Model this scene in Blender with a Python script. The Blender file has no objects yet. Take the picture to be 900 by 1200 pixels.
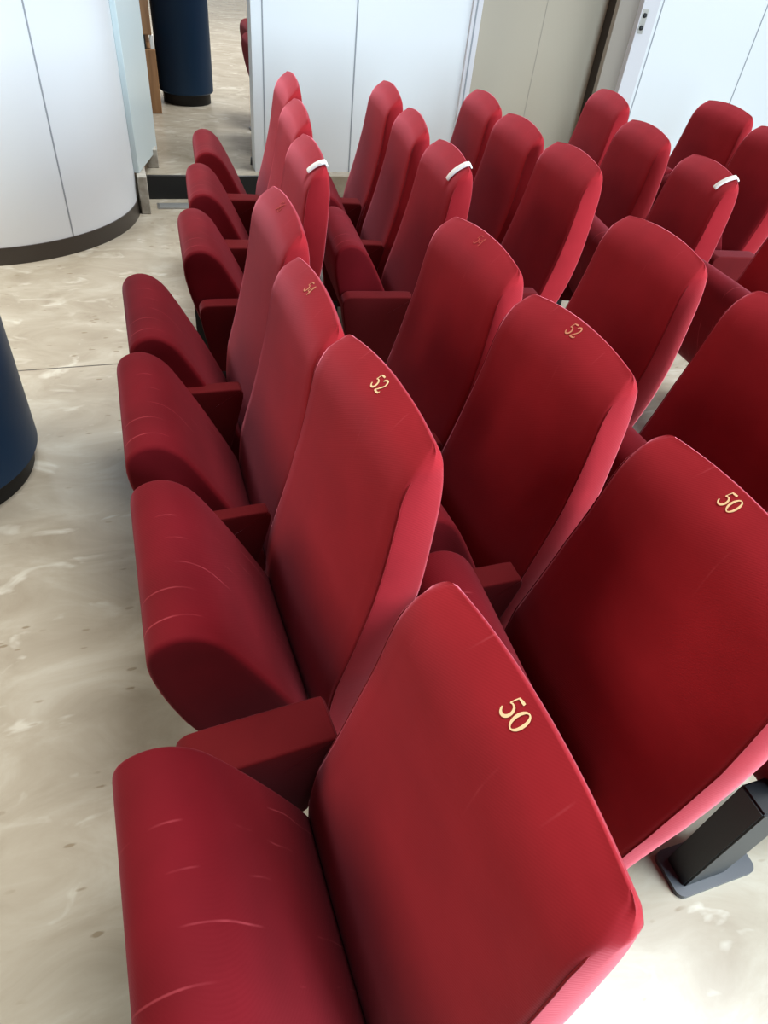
import bpy, bmesh, math, random
from mathutils import Vector, Matrix
random.seed(7)
PI = math.pi
scene = bpy.context.scene
COL = scene.collection

# ------------------------------------------------------------------ helpers
def link(name, me, mats=(), parent=None, smooth=True):
    o = bpy.data.objects.new(name, me)
    COL.objects.link(o)
    for m in (mats if isinstance(mats, (list, tuple)) else [mats]):
        me.materials.append(m)
    if smooth:
        for p in me.polygons:
            p.use_smooth = True
    if parent is not None:
        o.parent = parent
    return o

def from_bm(name, bm, mats, parent=None, smooth=True):
    bmesh.ops.recalc_face_normals(bm, faces=bm.faces[:])
    me = bpy.data.meshes.new(name)
    bm.to_mesh(me)
    bm.free()
    return link(name, me, mats, parent, smooth)

def tag(o, label, cat, group=None):
    o['label'] = label
    o['category'] = cat
    if group:
        o['group'] = group
    return o

def struct(o):
    o['kind'] = 'structure'
    return o

def empty(name, loc=(0, 0, 0), rz=0.0):
    o = bpy.data.objects.new(name, None)
    COL.objects.link(o)
    o.empty_display_size = 0.1
    o.location = loc
    o.rotation_euler = (0, 0, rz)
    return o

def add_box(bm, x0, x1, y0, y1, z0, z1, bev=0.0, seg=2):
    vs = [bm.verts.new((x, y, z)) for x in (x0, x1) for y in (y0, y1) for z in (z0, z1)]
    q = [(0, 1, 3, 2), (4, 6, 7, 5), (0, 4, 5, 1), (2, 3, 7, 6), (0, 2, 6, 4), (1, 5, 7, 3)]
    fs = [bm.faces.new([vs[i] for i in f]) for f in q]
    if bev > 0:
        es = set(e for f in fs for e in f.edges)
        bmesh.ops.bevel(bm, geom=list(es), offset=bev, segments=seg, profile=0.5, affect='EDGES')

def box(name, dims, mat, parent=None, bev=0.0, rot=None):
    bm = bmesh.new()
    add_box(bm, *dims, bev=bev)
    return from_bm(name, bm, mat, parent, smooth=False)

def catmull(pts, n):
    P = [Vector(p) for p in pts]
    P = [2 * P[0] - P[1]] + P + [2 * P[-1] - P[-2]]
    out = []
    segs = len(P) - 3
    for i in range(n):
        t = i / (n - 1) * segs
        k = min(int(t), segs - 1)
        u = t - k
        a, b, c, d = P[k:k + 4]
        out.append(0.5 * ((2 * b) + (c - a) * u + (2 * a - 5 * b + 4 * c - d) * u * u + (3 * b - a - 3 * c + d) * u ** 3))
    return out

def interp(x, xs, ys):
    if x <= xs[0]:
        return ys[0]
    for i in range(len(xs) - 1):
        if x <= xs[i + 1]:
            t = (x - xs[i]) / (xs[i + 1] - xs[i])
            return ys[i] + t * (ys[i + 1] - ys[i])
    return ys[-1]

def tube(bm, pts, r, seg=6, closed=False):
    rings = []
    n = len(pts)
    up = Vector((0.13, 0.98, 0.21)).normalized()
    for i, p in enumerate(pts):
        p = Vector(p)
        a = Vector(pts[max(i - 1, 0)])
        b = Vector(pts[min(i + 1, n - 1)])
        t = (b - a).normalized()
        u = t.cross(up)
        if u.length < 1e-4:
            u = t.cross(Vector((1, 0, 0)))
        u.normalize()
        w = t.cross(u).normalized()
        rings.append([bm.verts.new(p + r * (math.cos(2 * PI * k / seg) * u + math.sin(2 * PI * k / seg) * w)) for k in range(seg)])
    for i in range(n - 1):
        for k in range(seg):
            bm.faces.new([rings[i][k], rings[i][(k + 1) % seg], rings[i + 1][(k + 1) % seg], rings[i + 1][k]])
    bm.faces.new(rings[0][::-1])
    bm.faces.new(rings[-1])

# ------------------------------------------------------------------ materials
def mat(name, col, rough=0.6, spec=0.5, metal=0.0):
    m = bpy.data.materials.new(name)
    m.use_nodes = True
    b = m.node_tree.nodes['Principled BSDF']
    b.inputs['Base Color'].default_value = (*col, 1)
    b.inputs['Roughness'].default_value = rough
    b.inputs['Specular IOR Level'].default_value = spec
    b.inputs['Metallic'].default_value = metal
    return m

def N(m, kind, **kw):
    n = m.node_tree.nodes.new(kind)
    for k, val in kw.items():
        setattr(n, k, val)
    return n

def velvet(name, col, lines=True, sheen=0.5, only_top=False):
    m = mat(name, col, 0.85, 0.15)
    nt = m.node_tree
    b = nt.nodes['Principled BSDF']
    b.inputs['Sheen Weight'].default_value = sheen
    b.inputs['Sheen Roughness'].default_value = 0.36
    b.inputs['Sheen Tint'].default_value = (1.0, 0.30, 0.38, 1)
    tc = N(m, 'ShaderNodeTexCoord')
    # worn pile: broad soft variation of the cloth's own colour
    no = N(m, 'ShaderNodeTexNoise')
    no.inputs['Scale'].default_value = 7.0
    no.inputs['Detail'].default_value = 4.0
    nt.links.new(tc.outputs['Object'], no.inputs['Vector'])
    ramp = N(m, 'ShaderNodeValToRGB')
    ramp.color_ramp.elements[0].position = 0.30
    ramp.color_ramp.elements[1].position = 0.72
    ramp.color_ramp.elements[0].color = (col[0] * 0.88, col[1] * 0.85, col[2] * 0.85, 1)
    ramp.color_ramp.elements[1].color = (col[0] * 1.10, col[1] * 1.15, col[2] * 1.15, 1)
    nt.links.new(no.outputs['Fac'], ramp.inputs['Fac'])
    # pale crease lines that run front to back across the padding
    wv = N(m, 'ShaderNodeTexWave', wave_type='BANDS', bands_direction='Y')
    wv.inputs['Scale'].default_value = 4.6
    wv.inputs['Distortion'].default_value = 1.6
    wv.inputs['Detail'].default_value = 1.0
    wv.inputs['Detail Scale'].default_value = 1.2
    nt.links.new(tc.outputs['Object'], wv.inputs['Vector'])
    cr = N(m, 'ShaderNodeValToRGB')
    cr.color_ramp.elements[0].position = 0.992
    cr.color_ramp.elements[1].position = 1.0
    cr.color_ramp.elements[0].color = (0, 0, 0, 1)
    cr.color_ramp.elements[1].color = (1, 1, 1, 1)
    nt.links.new(wv.outputs['Fac'], cr.inputs['Fac'])
    n2 = N(m, 'ShaderNodeTexNoise')
    n2.inputs['Scale'].default_value = 9.0
    nt.links.new(tc.outputs['Object'], n2.inputs['Vector'])
    r2 = N(m, 'ShaderNodeValToRGB')
    r2.color_ramp.elements[0].position = 0.50
    r2.color_ramp.elements[1].position = 0.66
    nt.links.new(n2.outputs['Fac'], r2.inputs['Fac'])
    mu = N(m, 'ShaderNodeMath', operation='MULTIPLY')
    nt.links.new(cr.outputs['Color'], mu.inputs[0])
    nt.links.new(r2.outputs['Color'], mu.inputs[1])
    m3 = N(m, 'ShaderNodeMath', operation='MULTIPLY')
    m3.inputs[1].default_value = 0.30 if lines else 0.0
    if only_top:                                        # the creases are on the worn top of the back
        sp = N(m, 'ShaderNodeSeparateXYZ')
        nt.links.new(tc.outputs['Object'], sp.inputs[0])
        mr = N(m, 'ShaderNodeMapRange')
        mr.inputs['From Min'].default_value = 0.86
        mr.inputs['From Max'].default_value = 0.94
        nt.links.new(sp.outputs['Z'], mr.inputs['Value'])
        mm = N(m, 'ShaderNodeMath', operation='MULTIPLY')
        nt.links.new(mu.outputs[0], mm.inputs[0])
        nt.links.new(mr.outputs[0], mm.inputs[1])
        mu = mm
    nt.links.new(mu.outputs[0], m3.inputs[0])
    mx = N(m, 'ShaderNodeMixRGB')
    mx.inputs['Color2'].default_value = (0.62, 0.10, 0.12, 1)
    nt.links.new(ramp.outputs['Color'], mx.inputs['Color1'])
    nt.links.new(m3.outputs[0], mx.inputs['Fac'])
    nt.links.new(mx.outputs['Color'], b.inputs['Base Color'])
    # fine diagonal twill
    mp = N(m, 'ShaderNodeMapping')
    mp.inputs['Rotation'].default_value = (0.5, 0.4, 0.6)
    nt.links.new(tc.outputs['Object'], mp.inputs['Vector'])
    tw = N(m, 'ShaderNodeTexWave', wave_type='BANDS', bands_direction='DIAGONAL')
    tw.inputs['Scale'].default_value = 95.0
    tw.inputs['Distortion'].default_value = 0.6
    nt.links.new(mp.outputs['Vector'], tw.inputs['Vector'])
    bp = N(m, 'ShaderNodeBump')
    bp.inputs['Strength'].default_value = 0.07
    bp.inputs['Distance'].default_value = 0.0015
    nt.links.new(tw.outputs['Fac'], bp.inputs['Height'])
    nt.links.new(bp.outputs['Normal'], b.inputs['Normal'])
    return m

RED = (0.31, 0.0125, 0.019)
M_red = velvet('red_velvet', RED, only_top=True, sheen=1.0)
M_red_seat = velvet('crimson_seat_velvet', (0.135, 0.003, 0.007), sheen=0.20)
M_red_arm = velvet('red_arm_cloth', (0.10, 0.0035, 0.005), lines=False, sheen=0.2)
M_pipe = velvet('red_seam', (0.20, 0.007, 0.010), lines=False)
M_gold = mat('gold_thread', (0.95, 0.66, 0.36), 0.5, 0.4)
M_worn = mat('worn_gold_thread', (0.66, 0.26, 0.15), 0.7, 0.2)
M_faint = mat('faded_gold_thread', (0.50, 0.08, 0.07), 0.8, 0.1)
M_black = mat('black_metal', (0.012, 0.014, 0.016), 0.45, 0.4)
M_plate = mat('dark_steel', (0.06, 0.066, 0.075), 0.4, 0.5)
M_strap = mat('white_strap', (0.86, 0.84, 0.80), 0.6, 0.3)
M_white = mat('white_panel', (0.74, 0.765, 0.79), 0.35, 0.4)
M_gap = mat('panel_gap', (0.30, 0.32, 0.35), 0.7, 0.2)
M_pale = mat('pale_jamb', (0.62, 0.72, 0.74), 0.25, 0.5)
M_beige = mat('beige_panel', (0.43, 0.375, 0.295), 0.5, 0.3)
M_beigegap = mat('beige_gap', (0.33, 0.30, 0.25), 0.6, 0.2)
M_darkbrown = mat('dark_brown', (0.035, 0.026, 0.02), 0.6, 0.3)
M_taupe = mat('taupe_jamb', (0.30, 0.26, 0.22), 0.45, 0.4)
M_lilac = mat('door_edge_white', (0.62, 0.61, 0.64), 0.4, 0.4)
M_base = mat('brown_baseboard', (0.045, 0.035, 0.028), 0.35, 0.5)
M_metal = mat('brushed_metal', (0.42, 0.40, 0.37), 0.35, 0.5, 0.8)
M_stone = mat('grey_stone', (0.40, 0.37, 0.32), 0.4, 0.4)
M_navy = mat('navy_lacquer', (0.008, 0.032, 0.075), 0.45, 0.25)
M_navybase = mat('black_plinth', (0.012, 0.012, 0.013), 0.5, 0.3)
M_vent = mat('vent_steel', (0.22, 0.22, 0.21), 0.4, 0.5, 0.3)
M_riser = mat('black_riser', (0.010, 0.012, 0.014), 0.4, 0.4)

# stone block speckle
def speckle(m, c0, c1, scale):
    nt = m.node_tree
    b = nt.nodes['Principled BSDF']
    tc = N(m, 'ShaderNodeTexCoord')
    no = N(m, 'ShaderNodeTexNoise')
    no.inputs['Scale'].default_value = scale
    no.inputs['Detail'].default_value = 5
    nt.links.new(tc.outputs['Object'], no.inputs['Vector'])
    r = N(m, 'ShaderNodeValToRGB')
    r.color_ramp.elements[0].position = 0.35
    r.color_ramp.elements[1].position = 0.65
    r.color_ramp.elements[0].color = (*c0, 1)
    r.color_ramp.elements[1].color = (*c1, 1)
    nt.links.new(no.outputs['Fac'], r.inputs['Fac'])
    nt.links.new(r.outputs['Color'], b.inputs['Base Color'])
speckle(M_stone, (0.30, 0.27, 0.22), (0.50, 0.47, 0.41), 14)

def wood_mat():
    m = mat('warm_wood', (0.36, 0.19, 0.08), 0.45, 0.4)
    nt = m.node_tree
    b = nt.nodes['Principled BSDF']
    tc = N(m, 'ShaderNodeTexCoord')
    mp = N(m, 'ShaderNodeMapping')
    mp.inputs['Scale'].default_value = (9, 9, 0.8)
    nt.links.new(tc.outputs['Object'], mp.inputs['Vector'])
    no = N(m, 'ShaderNodeTexNoise')
    no.inputs['Scale'].default_value = 3.0
    no.inputs['Detail'].default_value = 6
    nt.links.new(mp.outputs['Vector'], no.inputs['Vector'])
    r = N(m, 'ShaderNodeValToRGB')
    r.color_ramp.elements[0].position = 0.3
    r.color_ramp.elements[1].position = 0.7
    r.color_ramp.elements[0].color = (0.24, 0.115, 0.045, 1)
    r.color_ramp.elements[1].color = (0.38, 0.20, 0.09, 1)
    nt.links.new(no.outputs['Fac'], r.inputs['Fac'])
    nt.links.new(r.outputs['Color'], b.inputs['Base Color'])
    return m
M_wood = wood_mat()

def marble(name, joint_y=None):
    m = mat(name, (0.5, 0.45, 0.38), 0.22, 0.5)
    nt = m.node_tree
    L = nt.links.new
    b = nt.nodes['Principled BSDF']
    tc = N(m, 'ShaderNodeTexCoord')
    # broad clouds
    n1 = N(m, 'ShaderNodeTexNoise')
    n1.inputs['Scale'].default_value = 3.2
    n1.inputs['Detail'].default_value = 7
    n1.inputs['Roughness'].default_value = 0.62
    n1.inputs['Distortion'].default_value = 0.7
    mp1 = N(m, 'ShaderNodeMapping')
    mp1.inputs['Scale'].default_value = (1.0, 1.7, 1.0)
    mp1.inputs['Rotation'].default_value = (0, 0, 0.25)
    L(tc.outputs['Object'], mp1.inputs['Vector'])
    L(mp1.outputs['Vector'], n1.inputs['Vector'])
    r1 = N(m, 'ShaderNodeValToRGB')
    e = r1.color_ramp.elements
    e[0].position = 0.30
    e[0].color = (0.269, 0.226, 0.166, 1)
    e[1].position = 0.70
    e[1].color = (0.416, 0.379, 0.305, 1)
    mid = r1.color_ramp.elements.new(0.5)
    mid.color = (0.335, 0.293, 0.224, 1)
    L(n1.outputs['Fac'], r1.inputs['Fac'])
    # white patches
    n2 = N(m, 'ShaderNodeTexNoise')
    n2.inputs['Scale'].default_value = 5.0
    n2.inputs['Detail'].default_value = 3
    n2.inputs['Distortion'].default_value = 1.2
    L(mp1.outputs['Vector'], n2.inputs['Vector'])
    r2 = N(m, 'ShaderNodeValToRGB')
    r2.color_ramp.elements[0].position = 0.60
    r2.color_ramp.elements[1].position = 0.72
    L(n2.outputs['Fac'], r2.inputs['Fac'])
    mx1 = N(m, 'ShaderNodeMixRGB')
    mx1.inputs['Color2'].default_value = (0.54, 0.51, 0.43, 1)
    ml = N(m, 'ShaderNodeMath', operation='MULTIPLY')
    ml.inputs[1].default_value = 0.6
    L(r2.outputs['Color'], ml.inputs[0])
    L(ml.outputs[0], mx1.inputs['Fac'])
    L(r1.outputs['Color'], mx1.inputs['Color1'])
    # short brown flecks
    mp3 = N(m, 'ShaderNodeMapping')
    mp3.inputs['Scale'].default_value = (9.0, 26.0, 1.0)
    mp3.inputs['Rotation'].default_value = (0, 0, 0.5)
    L(tc.outputs['Object'], mp3.inputs['Vector'])
    vo = N(m, 'ShaderNodeTexVoronoi')
    vo.inputs['Scale'].default_value = 1.0
    L(mp3.outputs['Vector'], vo.inputs['Vector'])
    n3 = N(m, 'ShaderNodeTexNoise')
    n3.inputs['Scale'].default_value = 30
    L(tc.outputs['Object'], n3.inputs['Vector'])
    ad = N(m, 'ShaderNodeMath', operation='ADD')
    sc = N(m, 'ShaderNodeMath', operation='MULTIPLY')
    sc.inputs[1].default_value = 0.25
    L(n3.outputs['Fac'], sc.inputs[0])
    L(vo.outputs['Distance'], ad.inputs[0])
    L(sc.outputs[0], ad.inputs[1])
    r3 = N(m, 'ShaderNodeValToRGB')
    r3.color_ramp.elements[0].position = 0.20
    r3.color_ramp.elements[1].position = 0.27
    r3.color_ramp.elements[0].color = (1, 1, 1, 1)
    r3.color_ramp.elements[1].color = (0, 0, 0, 1)
    L(ad.outputs[0], r3.inputs['Fac'])
    n4 = N(m, 'ShaderNodeTexNoise')
    n4.inputs['Scale'].default_value = 4.3
    L(tc.outputs['Object'], n4.inputs['Vector'])
    r4 = N(m, 'ShaderNodeValToRGB')
    r4.color_ramp.elements[0].position = 0.42
    r4.color_ramp.elements[1].position = 0.55
    L(n4.outputs['Fac'], r4.inputs['Fac'])
    m4 = N(m, 'ShaderNodeMath', operation='MULTIPLY')
    L(r3.outputs['Color'], m4.inputs[0])
    L(r4.outputs['Color'], m4.inputs[1])
    m5 = N(m, 'ShaderNodeMath', operation='MULTIPLY')
    m5.inputs[1].default_value = 0.75
    L(m4.outputs[0], m5.inputs[0])
    mx2 = N(m, 'ShaderNodeMixRGB')
    mx2.inputs['Color2'].default_value = (0.19, 0.14, 0.085, 1)
    L(m5.outputs[0], mx2.inputs['Fac'])
    L(mx1.outputs['Color'], mx2.inputs['Color1'])
    L(mx2.outputs['Color'], b.inputs['Base Color'])
    return m
M_floor = marble('beige_marble')

# ------------------------------------------------------------------ camera
F_PX, YAW, PITCH, ROLL, H = 771.799, 0.39973, 0.73964, 0.13119, 1.68569
fwd = Vector((math.sin(YAW) * math.cos(PITCH), math.cos(YAW) * math.cos(PITCH), -math.sin(PITCH)))
rgt = Vector((math.cos(YAW), -math.sin(YAW), 0))
upv = rgt.cross(fwd)
c, s = math.cos(ROLL), math.sin(ROLL)
r2, u2 = c * rgt + s * upv, -s * rgt + c * upv
cam = bpy.data.cameras.new('camera')
cam.sensor_fit = 'HORIZONTAL'
cam.sensor_width = 36
cam.lens = 36 * F_PX / 900
cam.clip_start = 0.02
co = bpy.data.objects.new('camera', cam)
COL.objects.link(co)
co.matrix_world = Matrix(((r2.x, u2.x, -fwd.x, 0), (r2.y, u2.y, -fwd.y, 0), (r2.z, u2.z, -fwd.z, H), (0, 0, 0, 1)))
scene.camera = co

# ------------------------------------------------------------------ the setting
struct(box('floor', (-4.0, 7.0, -3.0, 5.19, -0.12, 0.0), M_floor))
# joint between two floor slabs
struct(box('trim_1', (-4.0, 7.0, 2.928, 2.934, -0.01, 0.0006), M_base))
# raised floor beyond the step, with its black riser
struct(box('floor_raised', (-4.0, 7.0, 5.20, 16.0, -0.12, 0.15), M_floor))
struct(box('trim_2', (0.04, 0.90, 5.17, 5.202, 0.0, 0.1515), M_riser))
struct(box('wall_far', (-4.0, 7.0, 16.0, 16.15, 0.0, 3.2), M_white))

# rounded white wall on the left
def curved_wall():
    pts = [(-4.0, 4.08)]
    cx, cy, R = -0.92, 5.0, 0.92
    for k in range(41):
        a = -PI / 2 + (PI / 2) * k / 40
        pts.append((cx + R * math.cos(a), cy + R * math.sin(a)))
    return pts
def wall_strip(name, pts, z0, z1, th, m, off=0.0):
    bm = bmesh.new()
    outer, inner = [], []
    n = len(pts)
    for i, p in enumerate(pts):
        a, b_ = pts[max(i - 1, 0)], pts[min(i + 1, n - 1)]
        t = Vector((b_[0] - a[0], b_[1] - a[1])).normalized()
        nr = Vector((t.y, -t.x))
        o = Vector(p) + nr * off
        q = Vector(p) - nr * th
        outer.append((bm.verts.new((o.x, o.y, z0)), bm.verts.new((o.x, o.y, z1))))
        inner.append((bm.verts.new((q.x, q.y, z0)), bm.verts.new((q.x, q.y, z1))))
    for i in range(n - 1):
        bm.faces.new([outer[i][0], outer[i + 1][0], outer[i + 1][1], outer[i][1]])
        bm.faces.new([inner[i][0], inner[i][1], inner[i + 1][1], inner[i + 1][0]])
        bm.faces.new([outer[i][1], outer[i + 1][1], inner[i + 1][1], inner[i][1]])
        bm.faces.new([outer[i][0], inner[i][0], inner[i + 1][0], outer[i + 1][0]])
    for e in (0, -1):
        bm.faces.new([outer[e][0], outer[e][1], inner[e][1], inner[e][0]])
    bm.normal_update()
    o = from_bm(name, bm, m, None, True)
    o.data.set_sharp_from_angle(angle=math.radians(40))
    return o
cw = curved_wall()
struct(wall_strip('wall_left', cw, 0.0, 3.2, 0.12, M_white))
struct(wall_strip('baseboard_left', cw, 0.0, 0.095, 0.0, M_base, off=0.006))
# seam between two wall panels (hugs the curve)
ca = math.atan2(4.245 - 5.0, -0.385 + 0.92)
seam = [(-0.92 + 0.92 * math.cos(ca + d), 5.0 + 0.92 * math.sin(ca + d)) for d in (-0.0045, 0.0, 0.0045)]
struct(wall_strip('trim_3', seam, 0.095, 3.2, 0.0, M_gap, off=0.0015))

# pale jamb panel at the end of the rounded wall, on its two stone blocks
def slab(name, p0, p1, th, z0, z1, m, bev=0.004):
    a, b_ = Vector(p0), Vector(p1)
    L_ = (b_ - a).length
    bm = bmesh.new()
    add_box(bm, 0, L_, -th / 2, th / 2, z0, z1, bev=bev)
    o = from_bm(name, bm, m, None, False)
    o.location = (a.x, a.y, 0)
    o.rotation_euler = (0, 0, math.atan2(b_.y - a.y, b_.x - a.x))
    return o
struct(slab('trim_4', (0.015, 4.95), (0.165, 5.50), 0.035, 0.235, 3.2, M_pale))
struct(box('trim_5', (0.012, 0.072, 4.87, 5.165, 0.0, 0.235), M_stone, bev=0.006))
struct(box('trim_6', (0.10, 0.175, 5.36, 5.52, 0.15, 0.27), M_stone, bev=0.006))

# back wall: white panels, recessed beige doorway, white sliding door on the right
WY = 5.30
struct(box('wall_back', (0.855, 2.40, WY, WY + 0.14, 0.0, 3.2), M_white))
struct(box('trim_7', (0.925, 0.934, WY - 0.0015, WY + 0.01, 0.0, 3.2), M_gap))
struct(box('trim_8', (1.566, 1.576, WY - 0.0015, WY + 0.01, 0.0, 3.2), M_gap))
struct(box('trim_9', (2.400, 2.475, WY - 0.02, WY + 0.14, 0.0, 3.2), M_lilac, bev=0.004))
struct(box('trim_10', (2.425, 2.436, WY - 0.0225, WY, 0.0, 3.2), M_gap))
struct(box('wall_recess', (2.44, 3.72, WY + 0.20, WY + 0.30, 0.0, 3.2), M_beige))
struct(box('trim_11', (3.095, 3.100, WY + 0.1985, WY + 0.21, 0.0, 3.2), M_beigegap))
struct(box('trim_12', (3.62, 3.73, WY + 0.02, WY + 0.22, 0.0, 3.2), M_darkbrown))
struct(box('trim_13', (3.585, 3.76, WY + 0.0, WY + 0.05, 0.0, 3.2), M_taupe, bev=0.004))
d1 = struct(box('door_1', (3.76, 7.0, WY - 0.045, WY + 0.0, 0.0, 3.2), M_white, bev=0.003))
struct(box('trim_14', (3.755, 3.90, WY - 0.052, WY + 0.02, 0.0, 3.2), M_lilac, bev=0.004))
struct(box('trim_15', (3.925, 3.935, WY - 0.0465, WY - 0.03, 0.0, 3.2), M_gap))
struct(box('trim_16', (4.895, 4.905, WY - 0.0465, WY - 0.03, 0.0, 3.2), M_gap))

# lock on the sliding door's edge

LX, LY, LZ = 3.79, WY - 0.052, 1.235
lp = bmesh.new(); add_box(lp, LX - 0.024, LX + 0.024, LY - 0.004, LY + 0.001, LZ - 0.075, LZ + 0.075, bev=0.0015)
lock = from_bm('lock_plate', lp, M_metal, d1, False)
for zz in (-0.038, 0.038):
    kb = bmesh.new()
    bmesh.ops.create_cone(kb, cap_ends=True, segments=20, radius1=0.017, radius2=0.014, depth=0.010,
                          matrix=Matrix.Translation((LX, LY - 0.008, LZ + zz)) @ Matrix.Rotation(PI / 2, 4, 'X'))
    from_bm('keyhole', kb, M_black, lock, True)

# door stop by the wall's left edge
ds = bmesh.new()
bmesh.ops.create_cone(ds, cap_ends=True, segments=16, radius1=0.018, radius2=0.014, depth=0.05,
                      matrix=Matrix.Translation((0.862, 5.47, 0.176)))
tag(from_bm('door_stop', ds, M_plate, None, True), 'small dark door stop on the raised floor at the white wall edge', 'door stop')

# floor outlet plate before the step
fo = tag(empty('floor_plate', (0.25, 5.02, 0.0)), 'flat grey metal floor plate in front of the black step', 'floor plate')
b_ = bmesh.new(); add_box(b_, -0.13, 0.13, -0.055, 0.055, 0.0, 0.006, bev=0.002); from_bm('frame', b_, M_metal, fo, False)
b_ = bmesh.new(); add_box(b_, -0.115, 0.115, -0.042, 0.042, 0.006, 0.008); from_bm('lid', b_, M_vent, fo, False)

# navy columns
def column(loc, R, h, hb, label):
    root = tag(empty('round_column', loc), label, 'column', )
    b = bmesh.new()
    prof = [(R - 0.012, hb), (R, hb + 0.012), (R, h - 0.012), (R - 0.012, h)]
    def lathe(bm, prof, seg=64):
        rings = []
        for r, z in prof:
            rings.append([bm.verts.new((r * math.cos(2 * PI * k / seg), r * math.sin(2 * PI * k / seg), z)) for k in range(seg)])
        for i in range(len(prof) - 1):
            for k in range(seg):
                bm.faces.new([rings[i][k], rings[i][(k + 1) % seg], rings[i + 1][(k + 1) % seg], rings[i + 1][k]])
        bm.faces.new(rings[0][::-1]); bm.faces.new(rings[-1])
    lathe(b, prof)
    o = from_bm('shaft', b, M_navy, root, True); o.data.set_sharp_from_angle(angle=math.radians(35))
    b = bmesh.new(); lathe(b, [(R - 0.03, 0.0), (R - 0.03, hb + 0.004)])
    o = from_bm('plinth', b, M_navybase, root, True); o.data.set_sharp_from_angle(angle=math.radians(35))
    return root
column((-0.86, 2.26, 0), 0.375, 3.2, 0.075, 'dark navy round column on the marble floor at the left edge')
column((0.575, 7.42, 0.15), 0.245, 3.05, 0.085, 'dark navy round column on the raised floor beside the wooden cabinet')

# wooden cabinet beyond the doorway
cab = tag(empty('wooden_cabinet', (-0.16, 7.05, 0.15)), 'brown wooden cabinet with an open slot beside the far navy column', 'cabinet')
b_ = bmesh.new()
add_box(b_, -0.7, 0.47, -0.15, 0.45, 0.0, 0.47, bev=0.004)
add_box(b_, -0.7, 0.455, -0.15, 0.45, 0.57, 1.35, bev=0.004)
add_box(b_, -0.7, 0.44, 0.20, 0.45, 0.46, 0.58)
from_bm('body', b_, M_wood, cab, False)
b_ = bmesh.new(); add_box(b_, -0.66, 0.40, -0.135, 0.19, 0.47, 0.57); from_bm('slot', b_, M_black, cab, False)
b_ = bmesh.new(); add_box(b_, 0.435, 0.465, -0.14, -0.10, 0.472, 0.568, bev=0.003); from_bm('slot_post', b_, M_strap, cab, False)

# ------------------------------------------------------------------ the chair
FR = [(-.190, .205), (-.189, .32), (-.178, .42), (-.163, .48), (-.138, .57), (-.111, .68), (-.0915, .78), (-.0785, .87), (-.070, .918), (-.053, .956), (-.030, .981), (-.004, 1.0)]
RR = [(-.122, .195), (-.100, .31), (-.070, .42), (-.048, .48), (-.018, .57), (.003, .68), (.014, .78), (.021, .87), (.022, .925), (.018, .963), (.012, .986), (.002, .999)]
NS = 46
def station(pts):
    fine = catmull(pts, 441)
    return [fine[int(round(440 * (1 - (1 - i / (NS - 1)) ** 1.5)))] for i in range(NS)]
FRc = station(FR)
RRc = station(RR)
def half_w(z):
    r = 0.034
    k = max(0.0, min(0.97, (z - (1.0 - r)) / r))
    return base_w(z) - r * (1 - math.sqrt(1 - k * k))

def base_w(z):
    return interp(z, [.28, .45, .68, .87, .95, .985, 1.0], [.246, .250, .244, .229, .222, .220, .219])

def warp(x, y, z):
    """the back's top is arched: higher and a little further back at mid width"""
    t = max(0.0, min(1.0, (z - .78) / .22)) ** 1.4
    a = 1 - min(1.0, abs(y) / .215) ** 2
    return (x + .012 * t * a, y, z + .022 * t * a)

def make_backrest(parent):
    bm = bmesh.new()
    rows = []
    nf = 17
    for i in range(NS):
        f, r = FRc[i], RRc[i]
        h = half_w(max(f.y, r.y))
        axis = (r - f)
        th = axis.length
        ax = axis.normalized()
        rc = min(0.011, th * 0.35)
        loop = []
        def P(t, y):      # t metres behind the front surface
            q = f + ax * t
            return warp(q.x, y, q.y)
        # front, from far (+y) to near (-y), with a slight crown
        for k in range(nf):
            u = 1 - 2 * k / (nf - 1)
            crown = 0.007 * (u * u)
            loop.append(P(min(crown, th * 0.3), u * (h - rc)))
        # near side with rounded corners and a little belly
        b0 = min(0.007, th * 0.3)
        loop.append(P(b0 + rc * 0.30, -h + rc * 0.30))
        loop.append(P(b0 + rc, -h + 0.001))
        for k in (0.33, 0.66):
            loop.append(P(b0 + rc + (th - b0 - 2 * rc) * k, -h - 0.004))
        loop.append(P(th - rc, -h))
        loop.append(P(th - rc * 0.30, -h + rc * 0.30))
        for k in range(nf):
            u = -1 + 2 * k / (nf - 1)
            loop.append(P(th, u * (h - rc)))
        loop.append(P(th - rc * 0.30, h - rc * 0.30))
        loop.append(P(th - rc, h))
        for k in (0.66, 0.33):
            loop.append(P(b0 + rc + (th - b0 - 2 * rc) * k, h + 0.004))
        loop.append(P(b0 + rc, h - 0.001))
        loop.append(P(b0 + rc * 0.30, h - rc * 0.30))
        rows.append([bm.verts.new(p) for p in loop])
    n = len(rows[0])
    for i in range(NS - 1):
        for k in range(n):
            bm.faces.new([rows[i][k], rows[i][(k + 1) % n], rows[i + 1][(k + 1) % n], rows[i + 1][k]])
    # caps: front verts paired with rear verts
    def cap(row):
        for k in range(nf - 1):
            a, b2 = row[k], row[k + 1]
            d, c2 = row[nf + 6 + (nf - 1 - k)], row[nf + 6 + (nf - 2 - k)]
            bm.faces.new([a, b2, c2, d])
        s0 = row[nf - 1: nf + 7]
        bm.faces.new(s0)
        bm.faces.new(row[nf + 6 + nf - 1:] + [row[0]])
    cap(rows[0]); cap(rows[-1])
    return from_bm('backrest', bm, M_red, parent, True)

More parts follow.
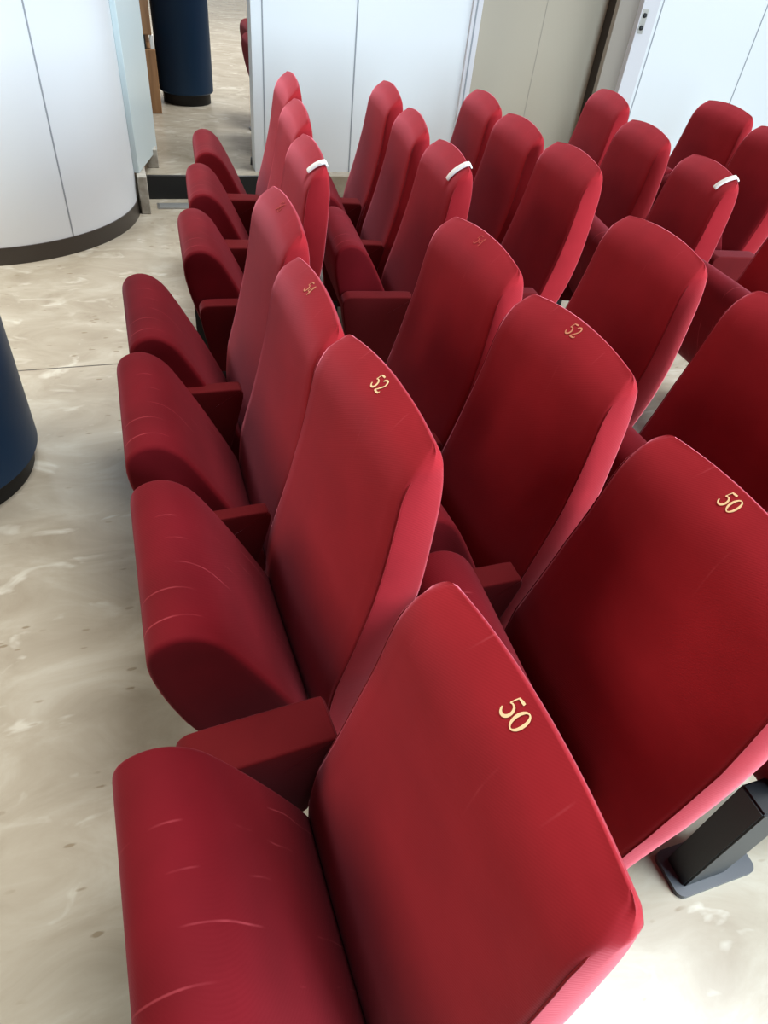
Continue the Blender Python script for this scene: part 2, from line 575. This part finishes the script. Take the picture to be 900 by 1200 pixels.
def front_at(zq):
    """front surface centre line: point and arc frame at arc distance zq below the apex"""
    pts = FRc[::-1]
    d = 0.0
    for a, b in zip(pts, pts[1:]):
        L_ = (b - a).length
        if d + L_ >= zq:
            t = (zq - d) / L_
            p = a + (b - a) * t
            tg = (b - a).normalized()
            nrm = Vector((-abs(tg.y), 0)) if False else Vector((tg.y, -tg.x))
            if nrm.x > 0 and nrm.y < 0:
                nrm = -nrm
            return p, nrm
        d += L_
    return pts[-1], Vector((-1, 0))

def piping_pts(sgn):
    out = []
    for i in range(1, NS - 1):
        f, r = FRc[i], RRc[i]
        if max(f.y, r.y) > 0.965:
            break
        h = half_w(max(f.y, r.y))
        ax = (r - f).normalized()
        q = f + ax * 0.012
        sink = 0.006 * max(0.0, (max(f.y, r.y) - 0.935) / 0.03) ** 2
        out.append(warp(q.x + sink * 0.5, sgn * (h - 0.001 - sink), q.y))
    return out

def rounded_extrusion(loop, hw, rad, dome=0.004, rings=4):
    """closed x-z loop extruded along y with rounded edges and softly domed ends"""
    bm = bmesh.new()
    P = [Vector(p) for p in loop]
    n = len(P)
    cx = sum((p for p in P), Vector((0, 0))) / n
    area = sum(P[i].x * P[(i + 1) % n].y - P[(i + 1) % n].x * P[i].y for i in range(n))
    sg = 1 if area > 0 else -1
    nr = []
    for i in range(n):
        t = (P[(i + 1) % n] - P[i - 1]).normalized()
        nr.append(Vector((t.y, -t.x)) * sg)
    ys = []
    for k in range(rings + 1):
        a = PI / 2 * k / rings
        ys.append((-hw + rad * (1 - math.sin(a)), rad * (1 - math.cos(a))))
    ys = ys[::-1]
    stations = [(y, ins) for y, ins in ys]                      # from outer face (inset rad) inwards
    mid = [(-hw + rad + (2 * hw - 2 * rad) * k / 8, 0.0) for k in range(1, 8)]
    full = stations + mid + [(-y, ins) for y, ins in stations[::-1]]
    rows = []
    for y, ins in full:
        rows.append([bm.verts.new((P[i].x - nr[i].x * ins, y, P[i].y - nr[i].y * ins)) for i in range(n)])
    for a, b in zip(rows, rows[1:]):
        for k in range(n):
            bm.faces.new([a[k], a[(k + 1) % n], b[(k + 1) % n], b[k]])
    for row, sy in ((rows[0], -1), (rows[-1], 1)):
        prev = row
        for f_ in (0.8, 0.55, 0.3):
            ring = []
            for k in range(n):
                base = Vector(row[k].co)
                cc = Vector((cx.x, base.y, cx.y))
                q = cc + (base - cc) * f_
                q.y += sy * dome * (1 - f_ * f_)
                ring.append(bm.verts.new(q))
            for k in range(n):
                bm.faces.new([prev[k], prev[(k + 1) % n], ring[(k + 1) % n], ring[k]])
            prev = ring
        bm.faces.new(prev if sy < 0 else prev[::-1])
    return bm

def closed_catmull(pts, n):
    P = [Vector(p) for p in pts]
    m = len(P)
    out = []
    for i in range(n):
        t = i / n * m
        k = int(t); u = t - k
        a, b, c2, d = P[(k - 1) % m], P[k % m], P[(k + 1) % m], P[(k + 2) % m]
        out.append(0.5 * ((2 * b) + (c2 - a) * u + (2 * a - 5 * b + 4 * c2 - d) * u * u + (3 * b - a - 3 * c2 + d) * u ** 3))
    return out

SEAT = [(-.235, .225), (-.33, .25), (-.415, .315), (-.475, .41), (-.507, .50), (-.527, .58), (-.536, .645), (-.530, .69), (-.508, .715),
        (-.472, .724), (-.436, .713), (-.402, .682), (-.372, .632), (-.345, .58), (-.313, .515), (-.278, .44), (-.245, .365), (-.218, .295), (-.212, .25)]
SEAT = [(x + .032, z) for x, z in SEAT]
SEAT_HW = 0.222
PITCH_Y = 0.557

def make_seat(parent):
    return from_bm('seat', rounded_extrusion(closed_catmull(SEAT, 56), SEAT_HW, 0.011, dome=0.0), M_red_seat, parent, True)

ARM = [(-.40, .255), (-.437, .40), (-.452, .49), (-.453, .525), (-.438, .545), (-.41, .550), (-.30, .549), (-.185, .547), (-.167, .539), (-.163, .516), (-.182, .44), (-.214, .32), (-.235, .262)]
ARM = [(x - .010, z) for x, z in ARM]
def make_arm(parent):
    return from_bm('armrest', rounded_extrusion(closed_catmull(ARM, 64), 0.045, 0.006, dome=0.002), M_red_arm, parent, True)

def make_pedestal(parent):
    bm = bmesh.new()
    # upright sheet-steel box that leans a little
    v0 = [(-.50, 0.0), (-.375, 0.0), (-.375, .28), (-.50, .28)]
    a = [bm.verts.new((x, -.034, z)) for x, z in v0]
    b = [bm.verts.new((x, .034, z)) for x, z in v0]
    bm.faces.new(a); bm.faces.new(b[::-1])
    for k in range(4):
        bm.faces.new([a[k], b[k], b[(k + 1) % 4], a[(k + 1) % 4]])
    bmesh.ops.bevel(bm, geom=bm.edges[:], offset=0.004, segments=2, affect='EDGES')
    ped = from_bm('pedestal', bm, M_black, parent, False)
    bm = bmesh.new()
    ring = []
    for qx, qy, a0 in ((-.312, .033, 0), (-.503, .033, 90), (-.503, -.033, 180), (-.312, -.033, 270)):
        for k in range(7):
            a = math.radians(a0 + 15 * k)
            ring.append((qx + .022 * math.cos(a), qy + .022 * math.sin(a)))
    lo = [bm.verts.new((x, y, 0.0)) for x, y in ring]
    hi = [bm.verts.new((x, y, 0.010)) for x, y in ring]
    bm.faces.new(lo[::-1]); bm.faces.new(hi)
    for k in range(len(ring)):
        k2 = (k + 1) % len(ring)
        bm.faces.new([lo[k], lo[k2], hi[k2], hi[k]])
    from_bm('base_plate', bm, M_plate, ped, False)
    return ped

# ---- embroidered digits: ribbons of thread laid on the sloping top of the back
def arc(cx, cy, rx, ry, a0, a1, n, w0, w1):
    out = []
    for i in range(n):
        t = i / (n - 1)
        a = math.radians(a0 + (a1 - a0) * t)
        out.append((cx + rx * math.cos(a), cy + ry * math.sin(a), w0 + (w1 - w0) * math.sin(PI * t)))
    return out
GLYPH = {
    '5': [[(.52, .97, .11), (.36, .955, .12), (.16, .93, .07)], [(.17, .95, .05), (.13, .75, .05), (.10, .55, .05)],
          [(.10, .54, .05), (.20, .60, .06)] + arc(.26, .31, .25, .29, 95, -160, 16, .07, .14)],
    '0': [[(.31 + .25 * math.cos(a), .5 + .45 * math.sin(a), .055 + .09 * abs(math.cos(a)) ** 1.5) for a in [2 * PI * k / 28 for k in range(29)]]],
    '2': [arc(.29, .70, .22, .26, 165, -20, 12, .08, .13) + [(.40, .46, .10), (.22, .22, .07), (.07, .07, .06)], [(.06, .07, .12), (.30, .06, .13), (.52, .09, .10), (.56, .22, .05)]],
    '4': [[(.44, .97, .06), (.25, .66, .06), (.05, .32, .06)], [(.04, .31, .07), (.34, .31, .08), (.60, .31, .07)], [(.44, .98, .11), (.44, .5, .12), (.44, .02, .12)]],
    '6': [[(.50, .90, .11), (.34, .94, .07), (.17, .75, .09), (.08, .45, .12), (.10, .25, .12)], arc(.31, .30, .23, .27, 180, -180, 22, .07, .12)],
}
def number_mesh(text, hgt=0.029, s_mid=0.026):
    bm = bmesh.new()
    adv = 0.66
    total = adv * (len(text) - 1) + 0.62
    for ci, ch in enumerate(text):
        for stroke in GLYPH[ch]:
            L_, R_ = [], []
            n = len(stroke)
            # refine
            pts = stroke
            for i in range(n):
                a, b = pts[max(i - 1, 0)], pts[min(i + 1, n - 1)]
                t = Vector((b[0] - a[0], b[1] - a[1]))
                if t.length < 1e-6:
                    t = Vector((1, 0))
                t.normalize()
                nn = Vector((-t.y, t.x)) * pts[i][2] * 0.5
                for lst, sg in ((L_, 1), (R_, -1)):
                    u = (pts[i][0] + sg * nn.x + ci * adv - total / 2) * hgt
                    w = (pts[i][1] + sg * nn.y - 0.5) * hgt
                    p, nr = front_at(max(0.002, s_mid - w))
                    y = -u
                    crown = 0.007 * (y / 0.21) ** 2
                    q = Vector((p.x + nr.x * 0.0008, p.y + nr.y * 0.0008))
                    lst.append(bm.verts.new(warp(q.x + crown * 0.3, y, q.y)))
            for i in range(n - 1):
                try:
                    bm.faces.new([L_[i], L_[i + 1], R_[i + 1], R_[i]])
                except ValueError:
                    pass
    bm.normal_update()
    for f in bm.faces:
        if f.normal.z < 0 and f.normal.x > 0 or f.normal.z < -0.2:
            f.normal_flip()
    geo = bmesh.ops.extrude_face_region(bm, geom=bm.faces[:])
    vs = [g for g in geo['geom'] if isinstance(g, bmesh.types.BMVert)]
    bmesh.ops.translate(bm, verts=vs, vec=(-0.0004, 0, 0.0006))
    return bm

def build_proto():
    root = empty('theatre_chair')
    back = make_backrest(root)
    for sgn in (-1, 1):
        bm = bmesh.new()
        tube(bm, piping_pts(sgn), 0.0015, 6)
        from_bm('piping', bm, M_pipe, back, True)
    make_seat(root)
    arm = make_arm(root)
    make_pedestal(root)
    bm = bmesh.new()
    add_box(bm, -.240, -.205, -.225, -.02, .17, .215, bev=.005)
    from_bm('seat_bracket', bm, M_black, root, False)
    return root

NUM = {}
def number(text, m, back):
    key = (text, m.name)
    if key not in NUM:
        o = from_bm('seat_number', number_mesh(text), m, back, False)
        NUM[key] = o.data
    else:
        o = bpy.data.objects.new('seat_number', NUM[key])
        COL.objects.link(o)
        o.parent = back
    o['label'] = 'gold embroidered number ' + text if m is M_gold else 'worn embroidered number ' + text
    return o

proto = build_proto()
used = [False]
def copy_tree(src):
    r = src.copy(); COL.objects.link(r)
    for ch in list(src.children):
        cc = ch.copy(); COL.objects.link(cc); cc.parent = r
        for g in list(ch.children):
            d = g.copy(); COL.objects.link(d); d.parent = cc
    return r

def kid(root, stem):
    return [ch for ch in root.children if ch.name.split('.')[0] == stem]

CHAIRS = {}
def chair(key, x, y, rot, dz, gap_near, label, group, z=0.0, seat_dx=0.0, seat_dy=0.0, num=None, nmat=None, seat_rot=0.0, end_arm=True, wide=1.0, back_dy=0.0, arm=(0, 0, 0), num_dy=0.0):
    if not used[0]:
        pass
    r = copy_tree(proto)
    r.location = (x, y, z)
    r.rotation_euler = (0, 0, math.radians(rot))
    tag(r, label, 'chair', group)
    bk = kid(r, 'backrest')[0]
    bk.location.z += dz
    bk.location.y += back_dy
    bk.scale.y = wide
    se = kid(r, 'seat')[0]
    se.location.x += seat_dx
    se.location.y += seat_dy
    # armrest fills the gap towards the nearer neighbour of the same row
    ar = kid(r, 'armrest')[0]
    pe = kid(r, 'pedestal')[0]
    ax = 0.0
    near = CHAIRS.get({'B': 'A', 'C': 'B', 'D': 'C', 'F': 'E', 'G': 'F'}.get(key[0], '?') + key[1])
    if near is not None:
        a = -math.radians(rot)
        dx, dy = near.location.x - x, near.location.y - y
        ax = (dx * math.cos(a) - dy * math.sin(a)) / 2
        gap_near = -(dx * math.sin(a) + dy * math.cos(a))
    turn = abs(math.sin(math.radians(rot) - near.rotation_euler.z)) if near is not None else 0.0
    w = max(0.04, min(gap_near - 2 * SEAT_HW - 0.012 - 0.45 * turn, 0.105))
    ar.scale = (1, w / 0.096, 1)
    ar.location = (ax + arm[0], -gap_near / 2 + arm[1], arm[2])
    pe.location = (ax, -gap_near / 2, 0)
    if near is not None:
        ar.rotation_euler.z = pe.rotation_euler.z = (near.rotation_euler.z - math.radians(rot)) / 2
    se.rotation_euler.z = math.radians(seat_rot)
    if not end_arm:                                     # the row's near end carries no armrest
        bpy.data.objects.remove(ar)
    if num:
        no = number(num, nmat, bk)
        no.scale.y = 1 / wide
        no.location.y = num_dy
    CHAIRS[key] = r
    return r

G1 = 'red theatre chairs of the near block'
G2 = 'red theatre chairs of the far block'
G3 = 'red theatre chairs beyond the doorway'
chair('A1', 0.352, 0.335, 2.8, -0.004, PITCH_Y, 'nearest red chair, with a clear gold number 50, at the bottom of the photo', G1, num='50', nmat=M_gold, seat_dy=.012, end_arm=False, wide=1.06, back_dy=-.012)
chair('B1', 0.394, 1.000, 5.8, 0.026, 0.665, 'red chair numbered 52 directly behind the nearest 50, in the leftmost row', G1, num='52', nmat=M_gold, seat_rot=-4.5, seat_dy=-.035, arm=(.015, -.015, -.025))
chair('C1', 0.384, 1.522, 1.1, -0.025, 0.525, 'red chair just beyond the clear 52 in the leftmost row, its number worn', G1, num='54', nmat=M_worn, arm=(-.01, -.01, -.01))
chair('D1', 0.414, 2.033, 0.9, -0.005, 0.515, 'farthest red chair of the leftmost row before the gap, in front of a white-strapped one', G1, num='56', nmat=M_faint, arm=(0, .025, 0))
chair('A2', 0.908, 0.604, -2.0, -0.014, PITCH_Y, 'red chair numbered 50 at the right, second row from the left', G1, num='50', nmat=M_gold, end_arm=False, wide=1.16, back_dy=-.037, seat_dx=.012, num_dy=.028)
chair('B2', 0.925, 1.180, 4.5, 0.005, 0.575, 'red chair with worn number 52, second row, between the two clear numbers 52 and 50', G1, num='52', nmat=M_worn)
chair('C2', 0.921, 1.710, 3.4, 0.008, 0.53, 'red chair in the second row, immediately beyond the worn 52', G1, num='54', nmat=M_faint, seat_dx=.015)
chair('A3', 1.530, 0.510, 0.0, 0.0, PITCH_Y, 'red chair cut by the right edge above the black pedestal, only its seat showing', G1, end_arm=False)
chair('B3', 1.590, 1.132, 0.9, 0.005, 0.57, 'red chair cut by the right edge, just beyond the right-hand number 50', G1)
chair('C3', 1.546, 1.710, 0.0, 0.005, 0.575, 'red chair in the third row, right of the worn 52 and below the right-hand strap', G1)
chair('C4', 2.640, 2.000, -3.0, 0.0, PITCH_Y, 'red chair mostly outside the right edge, only its tipped seat and back edge showing', G1)
far = [
 ('E1', 0.632, 2.614, -2.2, .006, 'red chair with the leftmost white strap, seen almost edge-on'),
 ('F1', 0.716, 3.199, -3.7, .007, 'middle red chair of three in the leftmost row of the far block'),
 ('G1', 0.807, 3.799, -4.0, .007, 'last red chair of the leftmost row, nearest the doorway step'),
 ('E2', 1.193, 2.608, -4.8, .001, 'red chair carrying the middle one of the three white straps'),
 ('F2', 1.238, 3.151, -7.9, -.001, 'middle red chair of three in the second row of the far block'),
 ('G2', 1.301, 3.716, -5.7, .003, 'last red chair of the second row, in front of the white wall panel seam'),
 ('E3', 1.747, 2.594, -3.6, .006, 'red chair without strap standing between the middle and rightmost white-strapped chairs'),
 ('F3', 1.765, 3.116, -3.6, -.002, 'middle red chair of three in the third row of the far block'),
 ('G3', 1.824, 3.663, -6.1, -.006, 'last red chair of the third row, before the left edge of the beige doorway'),
 ('E4', 2.404, 2.524, -11.0, -.014, 'red chair with the white strap farthest right'),
 ('F4', 2.473, 3.110, -7.5, -.008, 'red chair directly beyond the one with the right-hand white strap'),
 ('G4', 2.642, 3.721, -10.0, .017, 'last red chair of the fourth row, before the dark doorway jamb'),
 ('F5', 3.322, 3.090, -5.7, -.010, 'red chair cut by the right edge, right of the right-hand white strap'),
 ('G5', 3.406, 3.637, -1.0, .001, 'red chair against the bright white door, last of the fifth row'),
 ('G6', 4.08, 3.62, -4.0, 0.0, 'sliver of a red chair at the right edge before the bright white door'),
]
for key, x, y, rot, dz, lab in far:
    chair(key, x, y, rot, dz, 0.522 if key[0] == 'E' else 0.567, lab, G2, arm=(.02, -.08, -.05) if key == 'F5' else (0, 0, 0), seat_dx=.014 if key in ('F2', 'G2', 'F3', 'E2') else 0.0)
chair('H1', 1.43, 6.02, 0.0, 0.0, PITCH_Y, 'nearer dark red chair beyond the doorway, half hidden by the white wall edge', G3, z=0.15)
chair('H2', 1.53, 6.75, 0.0, 0.0, PITCH_Y, 'farther dark red chair beyond the doorway, only a scrap showing at the wall edge', G3, z=0.15)
p3 = kid(CHAIRS['A3'], 'pedestal')[0]
p3.location.x -= 0.010
p3.location.y += 0.062
p3.scale.z = 1.5
for o in [g for ch in proto.children for g in ch.children] + list(proto.children) + [proto]:
    bpy.data.objects.remove(o)

# ------------------------------------------------------------------ white straps over three backs
def strap(key, yl, s0, label):
    r = CHAIRS[key]
    bm = bmesh.new()
    path = []
    n = 22
    for i in range(n):
        sdist = s0 * (1 - i / (n - 1)) + 0.004 * (i / (n - 1))
        p, nr = front_at(sdist)
        path.append((p.x + 0.004 * ((yl / .21) ** 2) * 0.6, p.y, nr.x, nr.y))
    for i in range(1, 6):                                # over the apex and a little down the rear
        q = RRc[NS - 1 - i]
        path.append((q.x, q.y + 0.001, 1.0 * (i / 5), 1.0 - 0.8 * i / 5))
    wds = 0.014
    rows = []
    for i, (px, pz, nx, nz) in enumerate(path):
        L_ = math.hypot(nx, nz) or 1
        nx, nz = nx / L_, nz / L_
        drift = -0.028 * (i / (len(path) - 1)) ** 1.3
        row = []
        for (dy, off) in ((-wds, 0.003), (-wds * .8, 0.009), (wds * .8, 0.009), (wds, 0.003)):
            row.append(bm.verts.new(warp(px + nx * off, yl + drift + dy, pz + nz * off)))
        rows.append(row)
    for a, b in zip(rows, rows[1:]):
        for k in range(4):
            bm.faces.new([a[k], a[(k + 1) % 4], b[(k + 1) % 4], b[k]])
    bm.faces.new(rows[0]); bm.faces.new(rows[-1][::-1])
    o = from_bm('white_strap', bm, M_strap, None, True)
    o.location = r.location.copy()
    o.location.z += kid(r, 'backrest')[0].location.z
    o.rotation_euler = r.rotation_euler.copy()
    tag(o, label, 'strap', 'white straps over the chair tops')
strap('E1', -0.165, 0.060, 'white strap over the chair back farthest left, leftmost of the three')
strap('E2', -0.150, 0.085, 'white strap over the second-row chair back, middle of the three')
strap('E4', -0.150, 0.075, 'white strap over the chair back near the right edge, rightmost of the three')

# ------------------------------------------------------------------ light
w = bpy.data.worlds.new('World')
scene.world = w
w.use_nodes = True
bg = w.node_tree.nodes['Background']
bg.inputs['Color'].default_value = (1.0, 0.975, 0.94, 1)
bg.inputs['Strength'].default_value = 0.04

def area(name, loc, target, sx, sy, power, col):
    l = bpy.data.lights.new(name, 'AREA')
    l.shape = 'RECTANGLE'
    l.size, l.size_y = sx, sy
    l.energy = power
    l.color = col
    o = bpy.data.objects.new(name, l)
    COL.objects.link(o)
    o.location = loc
    d = Vector(target) - Vector(loc)
    o.rotation_euler = d.to_track_quat('-Z', 'Y').to_euler()
    return o
area('window_daylight_right', (6.8, 1.2, 2.3), (2.0, 2.4, 0.6), 5.0, 2.4, 130, (0.80, 0.93, 1.0))
area('window_daylight_behind', (3.3, -2.5, 1.9), (1.0, 1.8, 0.6), 2.6, 2.0, 490, (0.70, 0.88, 1.0))
area('window_daylight_left', (-2.8, 2.7, 2.3), (0.4, 1.9, 0.6), 3.2, 1.8, 150, (1.0, 0.92, 0.78))
sl = bpy.data.lights.new('overhead_fill_sun', 'SUN')  # added overhead sun that brightens the chair tops; no skylight exists
sl.energy = 3.8
sl.angle = math.radians(25)
sl.color = (0.95, 0.98, 1.0)
so = bpy.data.objects.new('overhead_fill_sun', sl)
COL.objects.link(so)
so.location = (1.5, 1.5, 4.0)
so.rotation_euler = Vector((-0.34, 0.12, -1.0)).to_track_quat('-Z', 'Y').to_euler()
area('far_room_fill', (1.0, 10.0, 3.1), (1.0, 10.0, 0.0), 4.0, 5.0, 240, (1.0, 0.98, 0.95))  # added fill to brighten the room beyond the doorway, no known fixture

scene.view_settings.view_transform = 'Standard'
scene.view_settings.look = 'None'
scene.view_settings.exposure = 0.0
scene.view_settings.gamma = 1.0
scene.view_settings.use_curve_mapping = False
